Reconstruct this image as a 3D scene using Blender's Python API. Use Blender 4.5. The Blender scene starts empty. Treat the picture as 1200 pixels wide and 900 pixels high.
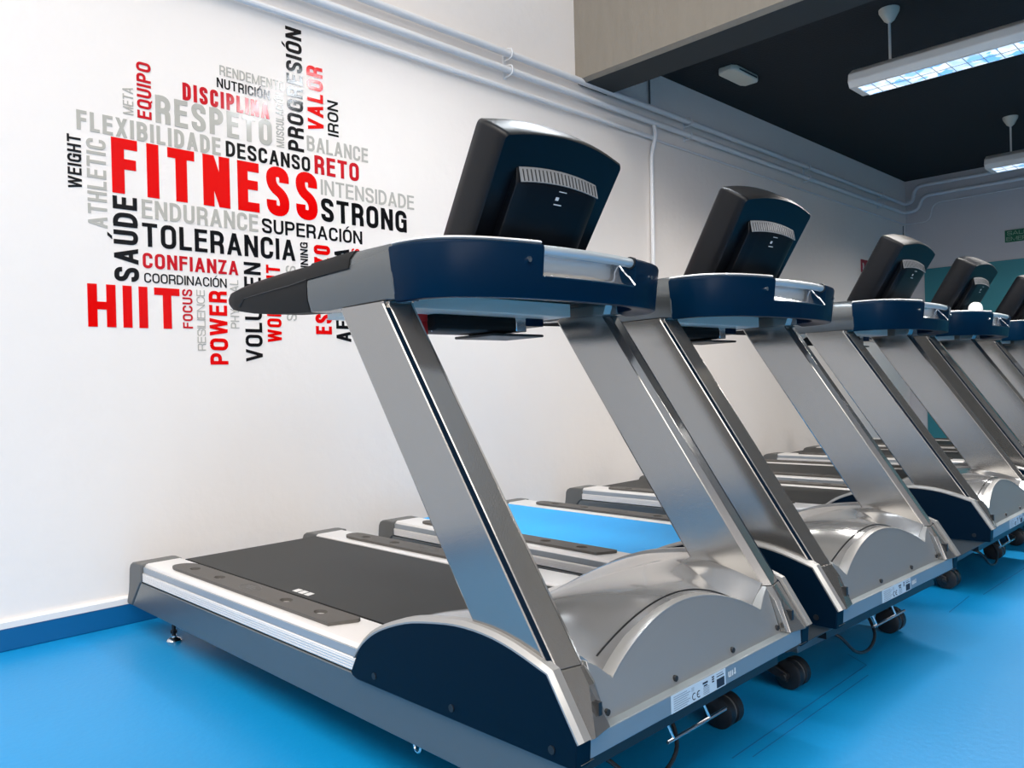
import bpy, bmesh, math, random
from mathutils import Vector, Matrix
C = bpy.context.scene
COL = C.collection
PI = math.pi

# ------------------------------------------------------------------ camera
cam_d = bpy.data.cameras.new('camera')
cam_d.sensor_width = 36.0
cam_d.lens = 920.09 / 1200.0 * 36.0
cam_d.clip_start = 0.05
cam = bpy.data.objects.new('camera', cam_d)
COL.objects.link(cam)
_r = Vector((0.71596503, -0.69770235, -0.02460706))
_u = Vector((0.02049188, -0.01422947, 0.99968875))
_f = Vector((0.69783534, 0.71624643, -0.00410943))
cam.matrix_world = Matrix(((_r.x, _u.x, -_f.x, -1.0528), (_r.y, _u.y, -_f.y, -3.3582),
                           (_r.z, _u.z, -_f.z, 0.9399), (0, 0, 0, 1)))
C.camera = cam

# ------------------------------------------------------------------ light and exposure
C.view_settings.view_transform = 'Standard'
C.view_settings.look = 'None'
C.view_settings.gamma = 1.0
C.view_settings.use_curve_mapping = False
C.view_settings.exposure = 0.0
wd = bpy.data.worlds.new('world')
C.world = wd
wd.use_nodes = True
wd.node_tree.nodes['Background'].inputs[0].default_value = (0.75, 0.86, 1.0, 1)
wd.node_tree.nodes['Background'].inputs[1].default_value = 0.3

def area(name, loc, target, sx, sy, power, col):
    d = bpy.data.lights.new(name, 'AREA')
    d.shape = 'RECTANGLE'
    d.size, d.size_y, d.energy, d.color = sx, sy, power, col
    o = bpy.data.objects.new(name, d)
    COL.objects.link(o)
    o.location = loc
    o.rotation_euler = (Vector(target) - Vector(loc)).to_track_quat('-Z', 'Y').to_euler()
    return o

# daylight from a skylight in the high left bay; added fill behind the camera
area('skylight_daylight', (-3.5, -3.7, 6.3), (-3.5, -3.699, 0), 5.0, 6.0, 640, (1.0, 0.94, 0.87))
area('added_front_fill', (-0.8, -7.5, 2.9), (0.6, 0, 1.2), 6.0, 2.4, 190, (1.0, 0.94, 0.87))  # added frontal fill light, no window behind it

# ------------------------------------------------------------------ materials
def mat(name, col, rough=0.5, metal=0.0, bump=0.0, bscale=40.0, var=0.0, vscale=6.0, coat=0.0, spec=0.5, stretch=None, emit=None):
    m = bpy.data.materials.new(name)
    m.use_nodes = True
    nt = m.node_tree
    b = nt.nodes['Principled BSDF']
    b.inputs['Base Color'].default_value = (*col, 1)
    b.inputs['Roughness'].default_value = rough
    b.inputs['Metallic'].default_value = metal
    b.inputs['Specular IOR Level'].default_value = spec
    b.inputs['Coat Weight'].default_value = coat
    b.inputs['Coat Roughness'].default_value = 0.08
    tc = nt.nodes.new('ShaderNodeTexCoord')
    mp = nt.nodes.new('ShaderNodeMapping')
    nt.links.new(tc.outputs['Object'], mp.inputs[0])
    if stretch:
        mp.inputs['Scale'].default_value = stretch
    if var > 0:
        n = nt.nodes.new('ShaderNodeTexNoise')
        n.inputs['Scale'].default_value = vscale
        n.inputs['Detail'].default_value = 5
        mx = nt.nodes.new('ShaderNodeMix')
        mx.data_type = 'RGBA'
        mx.inputs[6].default_value = (*[min(1, c * (1 - var)) for c in col], 1)
        mx.inputs[7].default_value = (*[min(1, c * (1 + var)) for c in col], 1)
        nt.links.new(mp.outputs[0], n.inputs['Vector'])
        nt.links.new(n.outputs['Fac'], mx.inputs[0])
        nt.links.new(mx.outputs[2], b.inputs['Base Color'])
    if bump > 0:
        n2 = nt.nodes.new('ShaderNodeTexNoise')
        n2.inputs['Scale'].default_value = bscale
        n2.inputs['Detail'].default_value = 4
        bp = nt.nodes.new('ShaderNodeBump')
        bp.inputs['Strength'].default_value = bump
        bp.inputs['Distance'].default_value = 0.01
        nt.links.new(mp.outputs[0], n2.inputs['Vector'])
        nt.links.new(n2.outputs['Fac'], bp.inputs['Height'])
        nt.links.new(bp.outputs[0], b.inputs['Normal'])
    if emit:
        b.inputs['Emission Color'].default_value = (*emit[:3], 1)
        b.inputs['Emission Strength'].default_value = emit[3]
    return m

M = {}
M['wall'] = mat('white_wall_paint', (0.875, 0.815, 0.765), 0.6, bump=0.25, bscale=14, var=0.012, vscale=3)
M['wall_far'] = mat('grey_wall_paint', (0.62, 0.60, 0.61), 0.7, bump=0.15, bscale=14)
M['teal'] = mat('teal_wall_paint', (0.03, 0.23, 0.27), 0.5)
M['ceil'] = mat('black_ceiling_paint', (0.010, 0.012, 0.014), 0.9, bump=0.3, bscale=60)
M['ceil_w'] = mat('white_ceiling_paint', (0.85, 0.84, 0.82), 0.8)
M['beam'] = mat('concrete_beam', (0.25, 0.22, 0.178), 0.8, bump=0.4, bscale=18, var=0.1, vscale=5, stretch=(3, 3, .6))
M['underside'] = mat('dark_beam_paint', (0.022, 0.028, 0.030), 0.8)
M['floor'] = mat('blue_vinyl', (0.001, 0.25, 0.57), 0.40, bump=0.08, bscale=50, var=0.07, vscale=1.6)
M['seam'] = mat('floor_seam', (0.005, 0.12, 0.32), 0.5)
M['skirt'] = mat('blue_skirting', (0.001, 0.11, 0.29), 0.35)
M['trim'] = mat('white_trim', (0.82, 0.80, 0.78), 0.45)
M['pipe'] = mat('painted_pipe', (0.78, 0.78, 0.79), 0.3)
M['silver'] = mat('silver_upright', (0.335, 0.325, 0.31), 0.16, 0.82, bump=0.015, bscale=300)
M['alu'] = mat('pale_aluminium', (0.80, 0.78, 0.76), 0.42, 0.35)
M['rail'] = mat('grey_metal_paint', (0.15, 0.165, 0.17), 0.32, 0.6)
M['beamfront'] = mat('silver_front_beam', (0.27, 0.31, 0.335), 0.4, 0.5)
M['stripe'] = mat('grey_stripe', (0.36, 0.39, 0.42), 0.4, 0.3)
M['navy'] = mat('navy_plastic', (0.0002, 0.007, 0.018), 0.45, spec=0.1)
M['navy2'] = mat('navy_gloss_plastic', (0.0002, 0.013, 0.035), 0.3, spec=0.09)
M['armgrey'] = mat('grey_gloss_plastic', (0.12, 0.13, 0.135), 0.24, 0.6)
M['black'] = mat('black_plastic', (0.010, 0.011, 0.013), 0.42, bump=0.03, bscale=500)
M['blackgloss'] = mat('black_console_plastic', (0.002, 0.003, 0.005), 0.34, spec=0.24)
M['rubber'] = mat('black_rubber', (0.007, 0.0075, 0.008), 0.55, spec=0.15, bump=0.05, bscale=400)
M['cap'] = mat('dark_grey_cap', (0.11, 0.11, 0.105), 0.5)
M['vent'] = mat('pale_vent_plastic', (0.26, 0.26, 0.26), 0.35)
M['capd'] = mat('slate_cap', (0.09, 0.10, 0.11), 0.5)
M['belt'] = mat('charcoal_belt', (0.018, 0.019, 0.018), 0.55, spec=0.35, bump=0.12, bscale=350, var=0.12, vscale=3)
M['beltblue'] = mat('blue_belt', (0.0, 0.42, 1.0), 0.55, bump=0.05, bscale=200, var=0.06, vscale=5)
M['pad'] = mat('brown_grey_pad', (0.085, 0.078, 0.070), 0.6, bump=0.06, bscale=300)
M['hood'] = mat('silver_hood', (0.30, 0.30, 0.30), 0.18, 0.55, coat=0.8)
M['panel'] = mat('graphite_front_panel', (0.40, 0.41, 0.41), 0.40, 0.7, bump=0.02, bscale=300)
M['white'] = mat('white_plastic', (0.75, 0.74, 0.73), 0.4)
M['tray'] = mat('white_plastic_bounce_tint', (0.90, 0.82, 0.73), 0.4)  # white tray, tinted warm to cancel the floor's blue bounce light
M['silverpaint'] = mat('silver_trim_paint', (0.36, 0.355, 0.345), 0.34, 0.45)
M['steel'] = mat('bright_steel', (0.75, 0.75, 0.75), 0.2, 1.0)
M['tube'] = mat('pale_blue_tube', (0.52, 0.57, 0.60), 0.3, 0.35)
M['recess'] = mat('polished_recess', (0.82, 0.83, 0.84), 0.16, 0.85)
M['red'] = mat('red_plastic', (0.6, 0.01, 0.01), 0.4)
M['darkred'] = mat('dark_red_switch', (0.35, 0.01, 0.02), 0.4)
M['label'] = mat('label_paper', (0.50, 0.60, 0.68), 0.5)
M['ink'] = mat('label_ink', (0.01, 0.015, 0.03), 0.6)
M['inkmid'] = mat('label_grey_ink', (0.22, 0.28, 0.34), 0.6)
M['vred'] = mat('red_vinyl', (0.78, 0.002, 0.002), 0.09, bump=0.03, bscale=160, spec=0.36)
M['vred2'] = mat('deep_red_vinyl', (0.58, 0.012, 0.02), 0.09, bump=0.03, bscale=160, spec=0.36)
M['vblack'] = mat('black_vinyl', (0.008, 0.008, 0.009), 0.09, bump=0.03, bscale=160, spec=0.36)
M['vgray'] = mat('grey_vinyl', (0.47, 0.45, 0.40), 0.09, bump=0.03, bscale=160, spec=0.36)
M['lampbody'] = mat('white_lamp_body', (0.72, 0.70, 0.66), 0.4)
M['cone'] = mat('ivory_canopy', (0.70, 0.66, 0.55), 0.5)
M['green'] = mat('green_sign', (0.0, 0.12, 0.055), 0.5)
M['greenink'] = mat('pale_sign_ink', (0.32, 0.5, 0.36), 0.5)
M['signred'] = mat('red_sign', (0.30, 0.01, 0.03), 0.5)

def lamp_mat(name, strength, low=(0.10, 0.42, 0.95)):
    m = bpy.data.materials.new(name)
    m.use_nodes = True
    nt = m.node_tree
    b = nt.nodes['Principled BSDF']
    tc = nt.nodes.new('ShaderNodeTexCoord')
    v = nt.nodes.new('ShaderNodeTexVoronoi')
    v.inputs['Scale'].default_value = 17
    v.distance = 'MANHATTAN'
    cr = nt.nodes.new('ShaderNodeValToRGB')
    e = cr.color_ramp.elements
    e[0].position, e[0].color = 0.25, (*low, 1)
    e[1].position, e[1].color = 0.62, (0.85, 0.93, 1.0, 1)
    nt.links.new(tc.outputs['Object'], v.inputs['Vector'])
    nt.links.new(v.outputs['Color'], cr.inputs[0])
    nt.links.new(cr.outputs[0], b.inputs['Emission Color'])
    b.inputs['Emission Strength'].default_value = strength
    b.inputs['Base Color'].default_value = (0.5, 0.6, 0.7, 1)
    return m
M['lamp'] = lamp_mat('louvred_lamp_glow', 1.15)
M['lampstrong'] = lamp_mat('bright_lamp_glow', 52.0, (0.8, 0.82, 0.86))

# ------------------------------------------------------------------ mesh helpers
class B:
    def __init__(s): s.v = []; s.f = []
    def poly3(s, loops):
        n = len(s.v); s.v += [tuple(p) for p in loops]; s.f.append(tuple(range(n, n + len(loops))))
    def box(s, x0, x1, y0, y1, z0, z1):
        n = len(s.v)
        s.v += [(x, y, z) for x in (x0, x1) for y in (y0, y1) for z in (z0, z1)]
        s.f += [tuple(n + i for i in q) for q in ((0, 1, 3, 2), (4, 6, 7, 5), (0, 4, 5, 1), (2, 3, 7, 6), (0, 2, 6, 4), (1, 5, 7, 3))]
        return s
    def loft(s, secs, closed=True, caps=True):
        n0 = len(s.v); k = len(secs[0])
        for sec in secs: s.v += [tuple(p) for p in sec]
        for i in range(len(secs) - 1):
            for j in range(k if closed else k - 1):
                a = n0 + i * k + j; b = n0 + i * k + (j + 1) % k
                s.f.append((a, b, b + k, a + k))
        if caps and closed:
            s.f.append(tuple(range(n0, n0 + k)))
            s.f.append(tuple(range(n0 + (len(secs) - 1) * k, n0 + len(secs) * k)))
        return s
    def prism(s, poly, ax, a, b):
        def mk(p, t):
            return {'x': (t, p[0], p[1]), 'y': (p[0], t, p[1]), 'z': (p[0], p[1], t)}[ax]
        return s.loft([[mk(p, a) for p in poly], [mk(p, b) for p in poly]])
    def tube(s, path, r, n=10, caps=True):
        P = [Vector(p) for p in path]; secs = []; up = Vector((0, 0, 1)); prev = None
        for i, p in enumerate(P):
            t = ((P[min(i + 1, len(P) - 1)] - P[i]).normalized() + (P[i] - P[max(i - 1, 0)]).normalized()).normalized()
            if prev is None:
                a = t.cross(up if abs(t.z) < .9 else Vector((1, 0, 0))).normalized()
            else:
                a = (prev - t * prev.dot(t)).normalized()
            b = t.cross(a); prev = a
            rr = r[i] if isinstance(r, (list, tuple)) else r
            secs.append([p + a * rr * math.cos(2 * PI * j / n) + b * rr * math.sin(2 * PI * j / n) for j in range(n)])
        return s.loft(secs, caps=caps)
    def cyl(s, c, ax, r, h, n=20):
        d = {'x': Vector((1, 0, 0)), 'y': Vector((0, 1, 0)), 'z': Vector((0, 0, 1))}[ax]
        c = Vector(c)
        return s.tube([c - d * h / 2, c + d * h / 2], r, n)
    def lathe(s, c, prof, n=20):
        secs = [[(c[0] + r * math.cos(2 * PI * j / n), c[1] + r * math.sin(2 * PI * j / n), c[2] + z) for j in range(n)] for r, z in prof]
        return s.loft(secs)

def obj(name, b, m, parent=None, bevel=0.0, smooth=True, seg=2, angle=35):
    me = bpy.data.meshes.new(name)
    bm = bmesh.new()
    vs = [bm.verts.new(p) for p in b.v]
    for f in b.f:
        try: bm.faces.new([vs[i] for i in f])
        except ValueError: pass
    bmesh.ops.remove_doubles(bm, verts=bm.verts, dist=1e-5)
    bmesh.ops.recalc_face_normals(bm, faces=bm.faces)
    for e in bm.edges:
        if len(e.link_faces) == 2 and e.calc_face_angle(0) > math.radians(angle): e.smooth = False
    for f in bm.faces: f.smooth = smooth
    bm.to_mesh(me); bm.free()
    me.materials.append(m)
    o = bpy.data.objects.new(name, me)
    COL.objects.link(o)
    if parent: o.parent = parent
    if bevel > 0:
        md = o.modifiers.new('bevel', 'BEVEL'); md.width = bevel; md.segments = seg; md.limit_method = 'ANGLE'; md.angle_limit = math.radians(30)
        md.harden_normals = False
    return o
def struct(name, b, m, bevel=0.0):
    o = obj(name, b, m, None, bevel, smooth=False); o['kind'] = 'structure'; return o
def tag(o, label, cat, group=None):
    o['label'] = label; o['category'] = cat
    if group: o['group'] = group
    return o
def empty(name, loc, label, cat, group=None, rot=(0, 0, 0)):
    o = bpy.data.objects.new(name, None); COL.objects.link(o); o.empty_display_size = .1
    o.location = loc; o.rotation_euler = rot
    return tag(o, label, cat, group)

# ------------------------------------------------------------------ the room
XB, ZC, XL, YO, HB = 8.754, 3.166, -6.6, -7.6, 6.5
BX0, BX1, BZ = 2.865, 3.185, 2.87
struct('floor', B().box(XL - .1, XB + .1, YO - .1, .1, -.1, 0), M['floor'])
struct('wall_left', B().box(XL - .1, XB + .1, 0, .12, 0, HB), M['wall'])
struct('wall_back', B().box(XB, XB + .12, YO, 0, 0, HB), M['wall_far'])
struct('wall_near', B().box(XL - .12, XL, YO, 0, 0, HB), M['wall_far'])
struct('wall_right', B().box(XL, XB, YO - .12, YO, 0, HB), M['wall_far'])
struct('ceiling', B().box(BX1 - .05, XB, YO, 0, ZC, ZC + .2), M['ceil'])
sk = B().box(XL, -6.05, YO, 0, 6.4, HB).box(-.95, BX0 + .3, YO, 0, 6.4, HB).box(-6.05, -.95, YO, -6.75, 6.4, HB).box(-6.05, -.95, -.65, 0, 6.4, HB)
struct('ceiling_high', sk, M['ceil_w'])
# the concrete beam across the room: chamfered lower edge on its lit side
struct('trim_1', B().prism([(BX0, 6.4), (BX0, BZ + .02), (BX0 + .03, BZ), (BX0 + .035, BZ), (BX0 + .035, BZ + .004), (BX1, BZ + .004), (BX1, 6.4)], 'y', YO, -.0005), M['beam'])
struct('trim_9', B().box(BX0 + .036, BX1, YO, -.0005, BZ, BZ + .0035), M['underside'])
struct('baseboard_left', B().box(XL, XB, -.014, 0, 0, .083), M['skirt'], .004)
struct('trim_2', B().prism([(0, .083), (-.016, .083), (-.016, .106), (-.010, .113), (0, .113)], 'x', XL, XB).box(0, 0, 0, 0, 0, 0), M['trim'])
struct('trim_3', B().box(XB - .012, XB, -5.5, -.195, 0, 2.115), M['teal'])
# fine seams cut in the vinyl
def seam(n, a, b, w=.0035):
    a, b = Vector(a), Vector(b); d = (b - a).normalized(); q = Vector((-d.y, d.x)) * w / 2
    P = [a + q, a - q, b - q, b + q]
    struct(n, B().loft([[(p.x, p.y, 0.0) for p in P], [(p.x, p.y, .0006) for p in P]]), M['seam'])
seam('trim_4', (.66, -2.342), (1.50, -2.335))
seam('trim_5', (.70, -2.375), (1.42, -2.372), .003)
seam('trim_6', (2.27, -2.347), (2.56, -2.336))
seam('trim_7', (2.62, -2.372), (3.6, -2.39))
seam('trim_8', (1.50, -2.335), (1.56, -2.25), .003)

# ------------------------------------------------------------------ lettering on the wall (own condensed letter shapes)
def arc_path(pts, rad):
    """polyline with every inner corner rounded by rad"""
    P = [Vector(p) for p in pts]; out = [P[0]]
    for i in range(1, len(P) - 1):
        a, b, c = P[i - 1], P[i], P[i + 1]
        r = min(rad, (a - b).length * .5 if i > 1 else (a - b).length, (c - b).length * .5 if i < len(P) - 2 else (c - b).length)
        p0 = b + (a - b).normalized() * r; p1 = b + (c - b).normalized() * r
        for k in range(7):
            t = k / 6; out.append(p0 * (1 - t) ** 2 + b * 2 * t * (1 - t) + p1 * t * t)
    out.append(P[-1])
    res = [out[0]]
    for p in out[1:]:
        if (p - res[-1]).length > 1e-5: res.append(p)
    return res
def ribbon(pts, s, polys, closed=False):
    n = len(pts); L = []; R = []
    for i, p in enumerate(pts):
        if closed: a = (p - pts[i - 1]); b = (pts[(i + 1) % n] - p)
        else: a = (p - pts[max(i - 1, 0)]); b = (pts[min(i + 1, n - 1)] - p)
        if a.length < 1e-9: a = b
        if b.length < 1e-9: b = a
        a.normalize(); b.normalize(); t = (a + b).normalized(); q = Vector((-t.y, t.x))
        k = s / 2 / max(.5, q.dot(Vector((-a.y, a.x))))
        L.append(p + q * k); R.append(p - q * k)
    for i in range(n if closed else n - 1):
        j = (i + 1) % n
        polys.append([L[i], L[j], R[j], R[i]])
WID = dict(I=.0, M=1.42, W=1.5, J=.85, L=.85, F=.88, E=.9, T=1.0, Z=.95, A=1.12, V=1.08, Y=1.05, X=1.05, N=1.06, O=1.04, Q=1.04, G=1.04)
def glyph(ch, w, s):
    P = []; h = s / 2; hx = s * .92
    acc = None
    base = {'Ó': 'O', 'Ú': 'U', 'Ç': 'C'}.get(ch, ch)
    def rect(x0, y0, x1, y1): P.append([Vector((x0, y0)), Vector((x1, y0)), Vector((x1, y1)), Vector((x0, y1))])
    def dia(x0, x1, y0=0., y1=1., t=None):
        t = t or hx * 1.08
        P.append([Vector((x0 - t / 2, y0)), Vector((x0 + t / 2, y0)), Vector((x1 + t / 2, y1)), Vector((x1 - t / 2, y1))])
    hs = s * .88   # horizontal strokes a little thinner
    r = (w - s) * .5 * 1.25 + .02
    l, R_, b, t = h, w - h, hs / 2, 1 - hs / 2
    c = base
    if c in 'IHNMBDEFKLPR': rect(0, 0, s, 1)
    if c in 'HNMU' and c != 'U': rect(w - s, 0, w, 1)
    if c == 'H': rect(s, .5 - hs / 2, w - s, .5 + hs / 2)
    if c == 'N': dia(s * .5, w - s * .5, 1, 0, s * 1.05)
    if c == 'M': dia(s * .5, w / 2, 1, 0, s * .8); dia(w - s * .5, w / 2, 1, 0, s * .8)
    if c in 'EF': rect(0, 1 - hs, w, 1); rect(0, .54 - hs / 2, w * .94, .54 + hs / 2)
    if c in 'EL': rect(0, 0, w, hs)
    if c == 'T': rect(w / 2 - h, 0, w / 2 + h, 1); rect(0, 1 - hs, w, 1)
    if c == 'A':
        dia(hx * .52, w / 2, 0, 1); dia(w - hx * .52, w / 2, 0, 1); rect(w * .2, .22, w * .8, .22 + hs)
    if c == 'V': dia(hx * .52, w / 2, 1, 0); dia(w - hx * .52, w / 2, 1, 0)
    if c == 'W':
        dia(hx * .5, w * .28, 1, 0); dia(w / 2, w * .28, 1, 0, hx * .9); dia(w / 2, w * .72, 1, 0, hx * .9); dia(w - hx * .5, w * .72, 1, 0)
    if c == 'X': dia(hx * .52, w - hx * .52); dia(w - hx * .52, hx * .52)
    if c == 'Y': dia(hx * .52, w / 2, 1, .42); dia(w - hx * .52, w / 2, 1, .42); rect(w / 2 - h, 0, w / 2 + h, .46)
    if c == 'Z': rect(0, 0, w, hs); rect(0, 1 - hs, w, 1); dia(hx * .55, w - hx * .55, .0, 1., hx * 1.1)
    if c in 'OQ':
        m = [(w / 2, t), (R_, t), (R_, b), (l, b), (l, t), (w / 2, t)]
        ribbon(arc_path(m, r), s, P)
        if c == 'Q': dia(w * .55, w * .98, .22, -.06, s * .9)
    if c == 'U': ribbon(arc_path([(l, 1), (l, b), (R_, b), (R_, 1)], r), s, P)
    if c == 'J': ribbon(arc_path([(R_, 1), (R_, b), (l, b), (l, .3)], r), s, P)
    if c == 'D': ribbon(arc_path([(s * .5, t), (R_, t), (R_, b), (s * .5, b)], r * 1.2), s, P)
    if c == 'C': ribbon(arc_path([(R_, .66), (R_, t), (l, t), (l, b), (R_, b), (R_, .34)], r), s, P)
    if c == 'G':
        ribbon(arc_path([(R_, .68), (R_, t), (l, t), (l, b), (R_, b), (R_, .46)], r), s, P)
        rect(w * .52, .44, w, .44 + hs); rect(w - s * .75, 0, w, .3)
    if c == 'S':
        ribbon(arc_path([(R_, .69), (R_, t), (l, t), (l, .60), (R_, .41), (R_, b), (l, b), (l, .31)], r), s, P)
    if c in 'PR': ribbon(arc_path([(s * .5, t), (R_, t), (R_, .46), (s * .5, .46)], r), s, P)
    if c == 'R': ribbon(arc_path([(w * .45, .46), (R_ - s * .06, .46), (R_ - s * .02, .0)], r * .7), s, P)
    if c == 'B':
        ribbon(arc_path([(s * .5, t), (R_ - s * .08, t), (R_ - s * .08, .53), (s * .5, .53)], r), s, P)
        ribbon(arc_path([(s * .5, .53), (R_, .53), (R_, b), (s * .5, b)], r), s, P)
    if c == 'K': dia(s, w - hx * .5, .4, 1); dia(s * 1.2, w - hx * .5, .55, 0)
    if ch in 'ÓÚ': dia(w * .40, w * .66, 1.06, 1.25, s * .75)
    if ch == 'Ç': rect(w / 2 - h * .7, -.18, w / 2 + h * .7, 0)
    return P
def word_mesh(text, length, height, s):
    """letters of constant stroke s (in cap heights), widths chosen so that the word fills length"""
    k = length / height; gap = s * .62 + .03
    fixed = gap * (len(text) - 1); var = 0
    for ch in text:
        if ch == 'I': fixed += s
        else: var += WID.get({'Ó': 'O', 'Ú': 'U', 'Ç': 'C'}.get(ch, ch), 1.0)
    wu = max(.18, (k - fixed) / max(var, 1e-6))
    x = 0; polys = []
    for ch in text:
        w = s if ch == 'I' else wu * WID.get({'Ó': 'O', 'Ú': 'U', 'Ç': 'C'}.get(ch, ch), 1.0)
        for p in glyph(ch, w, s): polys.append([Vector((v.x + x, v.y)) for v in p])
        x += w + gap
    f = k / (x - gap)
    return [[(v.x * f * height, v.y * height) for v in p] for p in polys]

WORDS = [  # text, left x, right x, bottom z, top z on the wall (metres), upright?, vinyl, stroke
    ('FLEXIBILIDADE', -0.1128, 0.4622, 1.9622, 2.0386, 0, 'vgray', 0.19),
    ('RESPETO', 0.1874, 0.7083, 2.0514, 2.1669, 0, 'vgray', 0.19),
    ('DISCIPLINA', 0.3018, 0.6978, 2.1722, 2.2460, 0, 'vred2', 0.2),
    ('NUTRICIÓN', 0.4528, 0.7024, 2.2623, 2.3049, 0, 'vblack', 0.16),
    ('RENDEMENTO', 0.4667, 0.7782, 2.3190, 2.3626, 0, 'vgray', 0.14),
    ('FITNESS', 0.0108, 0.9373, 1.7340, 1.9572, 0, 'vred', 0.215),
    ('DESCANSO', 0.4862, 0.9026, 1.9653, 2.0333, 0, 'vblack', 0.19),
    ('RETO', 0.9268, 1.1768, 1.9616, 2.0505, 0, 'vred2', 0.2),
    ('BALANCE', 0.8886, 1.2339, 2.0666, 2.1377, 0, 'vgray', 0.16),
    ('INTENSIDADE', 0.9578, 1.5196, 1.8647, 1.9386, 0, 'vgray', 0.155),
    ('STRONG', 0.9565, 1.4678, 1.7377, 1.8484, 0, 'vblack', 0.2),
    ('SUPERACIÓN', 0.6477, 1.1869, 1.6462, 1.7113, 0, 'vblack', 0.175),
    ('ENDURANCE', 0.1224, 0.6291, 1.6457, 1.7230, 0, 'vgray', 0.17),
    ('TOLERANCIA', 0.1215, 0.8123, 1.5294, 1.6268, 0, 'vblack', 0.18),
    ('CONFIANZA', 0.1206, 0.5288, 1.4408, 1.5031, 0, 'vred2', 0.195),
    ('COORDINACIÓN', 0.1248, 0.4739, 1.3815, 1.4210, 0, 'vblack', 0.14),
    ('HIIT', -0.0906, 0.2663, 1.1930, 1.3629, 0, 'vred', 0.205),
    ('WEIGHT', -0.1486, -0.0997, 1.7301, 1.9383, 1, 'vblack', 0.18),
    ('ATHLETIC', -0.0804, -0.0103, 1.5857, 1.9354, 1, 'vgray', 0.17),
    ('SAÚDE', 0.0112, 0.1037, 1.3804, 1.7225, 1, 'vblack', 0.2),
    ('META', 0.0598, 0.0999, 2.0600, 2.1712, 1, 'vgray', 0.13),
    ('EQUIPO', 0.1153, 0.1714, 2.0561, 2.2874, 1, 'vred2', 0.19),
    ('MUSCULACIÓN', 0.7314, 0.7696, 2.0539, 2.3063, 1, 'vgray', 0.14),
    ('PROGRESIÓN', 0.7902, 0.8723, 2.0514, 2.6323, 1, 'vblack', 0.19),
    ('VALOR', 0.8967, 0.9821, 2.1700, 2.4792, 1, 'vred', 0.2),
    ('IRON', 1.0053, 1.0649, 2.1619, 2.3342, 1, 'vblack', 0.17),
    ('FOCUS', 0.2782, 0.3198, 1.1972, 1.3636, 1, 'vred2', 0.18),
    ('RESILIENCE', 0.3389, 0.3739, 1.1037, 1.3646, 1, 'vgray', 0.11),
    ('POWER', 0.3928, 0.4726, 1.0424, 1.3647, 1, 'vred', 0.2),
    ('PHYSICAL', 0.4883, 0.5274, 1.2031, 1.4190, 1, 'vgray', 0.12),
    ('VOLUMEN', 0.5555, 0.6355, 1.0559, 1.5040, 1, 'vblack', 0.18),
    ('WORKOUT', 0.6624, 0.7319, 1.1456, 1.5005, 1, 'vred', 0.19),
    ('SUCCESS', 0.7615, 0.8109, 1.2475, 1.5050, 1, 'vgray', 0.13),
    ('TRAINING', 0.8389, 0.8778, 1.4048, 1.6228, 1, 'vblack', 0.17),
    ('ESFUERZO', 0.9118, 0.9990, 1.1875, 1.6182, 1, 'vred', 0.21),
    ('AFOUTEZA', 1.0243, 1.1081, 1.1518, 1.6131, 1, 'vblack', 0.19),
    ('GOALS', 1.1230, 1.1683, 1.4622, 1.6209, 1, 'vred', 0.17)]
CN = {'vred': 'red', 'vred2': 'red', 'vblack': 'black', 'vgray': 'pale grey'}
wc = empty('wall_lettering', (0, 0, 0), 'large cluster of red, black and grey vinyl words on the white wall', 'lettering')
for text, x0, x1, z0, z1, vert, vm, s in WORDS:
    bb = B()
    if not vert:
        pol = [[(x0 + p[0], z0 + p[1]) for p in q] for q in word_mesh(text, x1 - x0, z1 - z0, s)]
    else:   # reads upwards, feet of the letters on the right
        pol = [[(x1 - p[1], z0 + p[0]) for p in q] for q in word_mesh(text, z1 - z0, x1 - x0, s)]
    for k, q in enumerate(pol):
        dd = .00002 * (k % 40)
        bb.loft([[(x, -.0006 + dd * .5, z) for x, z in q], [(x, -.0018 - dd, z) for x, z in q]])
    o = obj('word', bb, M[vm], wc, smooth=False)
    o['label'] = CN[vm] + ' word ' + text + (' running upwards' if vert else '')

# ------------------------------------------------------------------ pipes on the walls
def rounded(path, r):
    P = [Vector(p) for p in path]; out = [P[0]]
    for i in range(1, len(P) - 1):
        a, b, c = P[i - 1], P[i], P[i + 1]
        q = min(r, (a - b).length * .48, (c - b).length * .48)
        p0 = b + (a - b).normalized() * q; p1 = b + (c - b).normalized() * q
        for k in range(6):
            t = k / 5; out.append(p0 * (1 - t) ** 2 + b * 2 * t * (1 - t) + p1 * t * t)
    out.append(P[-1]); return out
PY = -.042
pg = 'conduits along the top of the wall'
tag(obj('conduit_pipe', B().tube(rounded([(XL + .02, PY, 2.876), (8.62, PY, 2.876), (8.69, -.10, 2.90), (8.70, -.13, 3.075), (8.70, -3.5, 3.085)], .09), .021, 12), M['pipe']),
    'white painted pipe along the wall, topmost of the three', 'pipe', pg)
tag(obj('conduit_pipe', B().tube(rounded([(XL + .02, PY, 2.785), (8.60, PY, 2.772), (8.70, -.16, 2.80), (8.70, -.21, 2.955), (8.70, -3.5, 2.965)], .09), .021, 12), M['pipe']),
    'white painted pipe along the wall, middle one of the three', 'pipe', pg)
tag(obj('conduit_pipe', B().tube([(XL + .02, -.03, 2.672), (3.675, -.03, 2.672)], .015, 10), M['pipe']),
    'thin white pipe along the wall, lowest of the three, above the lettering', 'pipe', pg)
tag(obj('cable', B().tube(rounded([(3.69, -.018, 2.668), (8.66, -.018, 2.650), (8.72, -.10, 2.655), (8.73, -.27, 2.655), (8.735, -.30, 2.86), (8.735, -3.5, 2.90)], .12), .008, 6), M['pipe']),
    'thin painted cable running along the wall below two pipes towards the far corner', 'cable')
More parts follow.
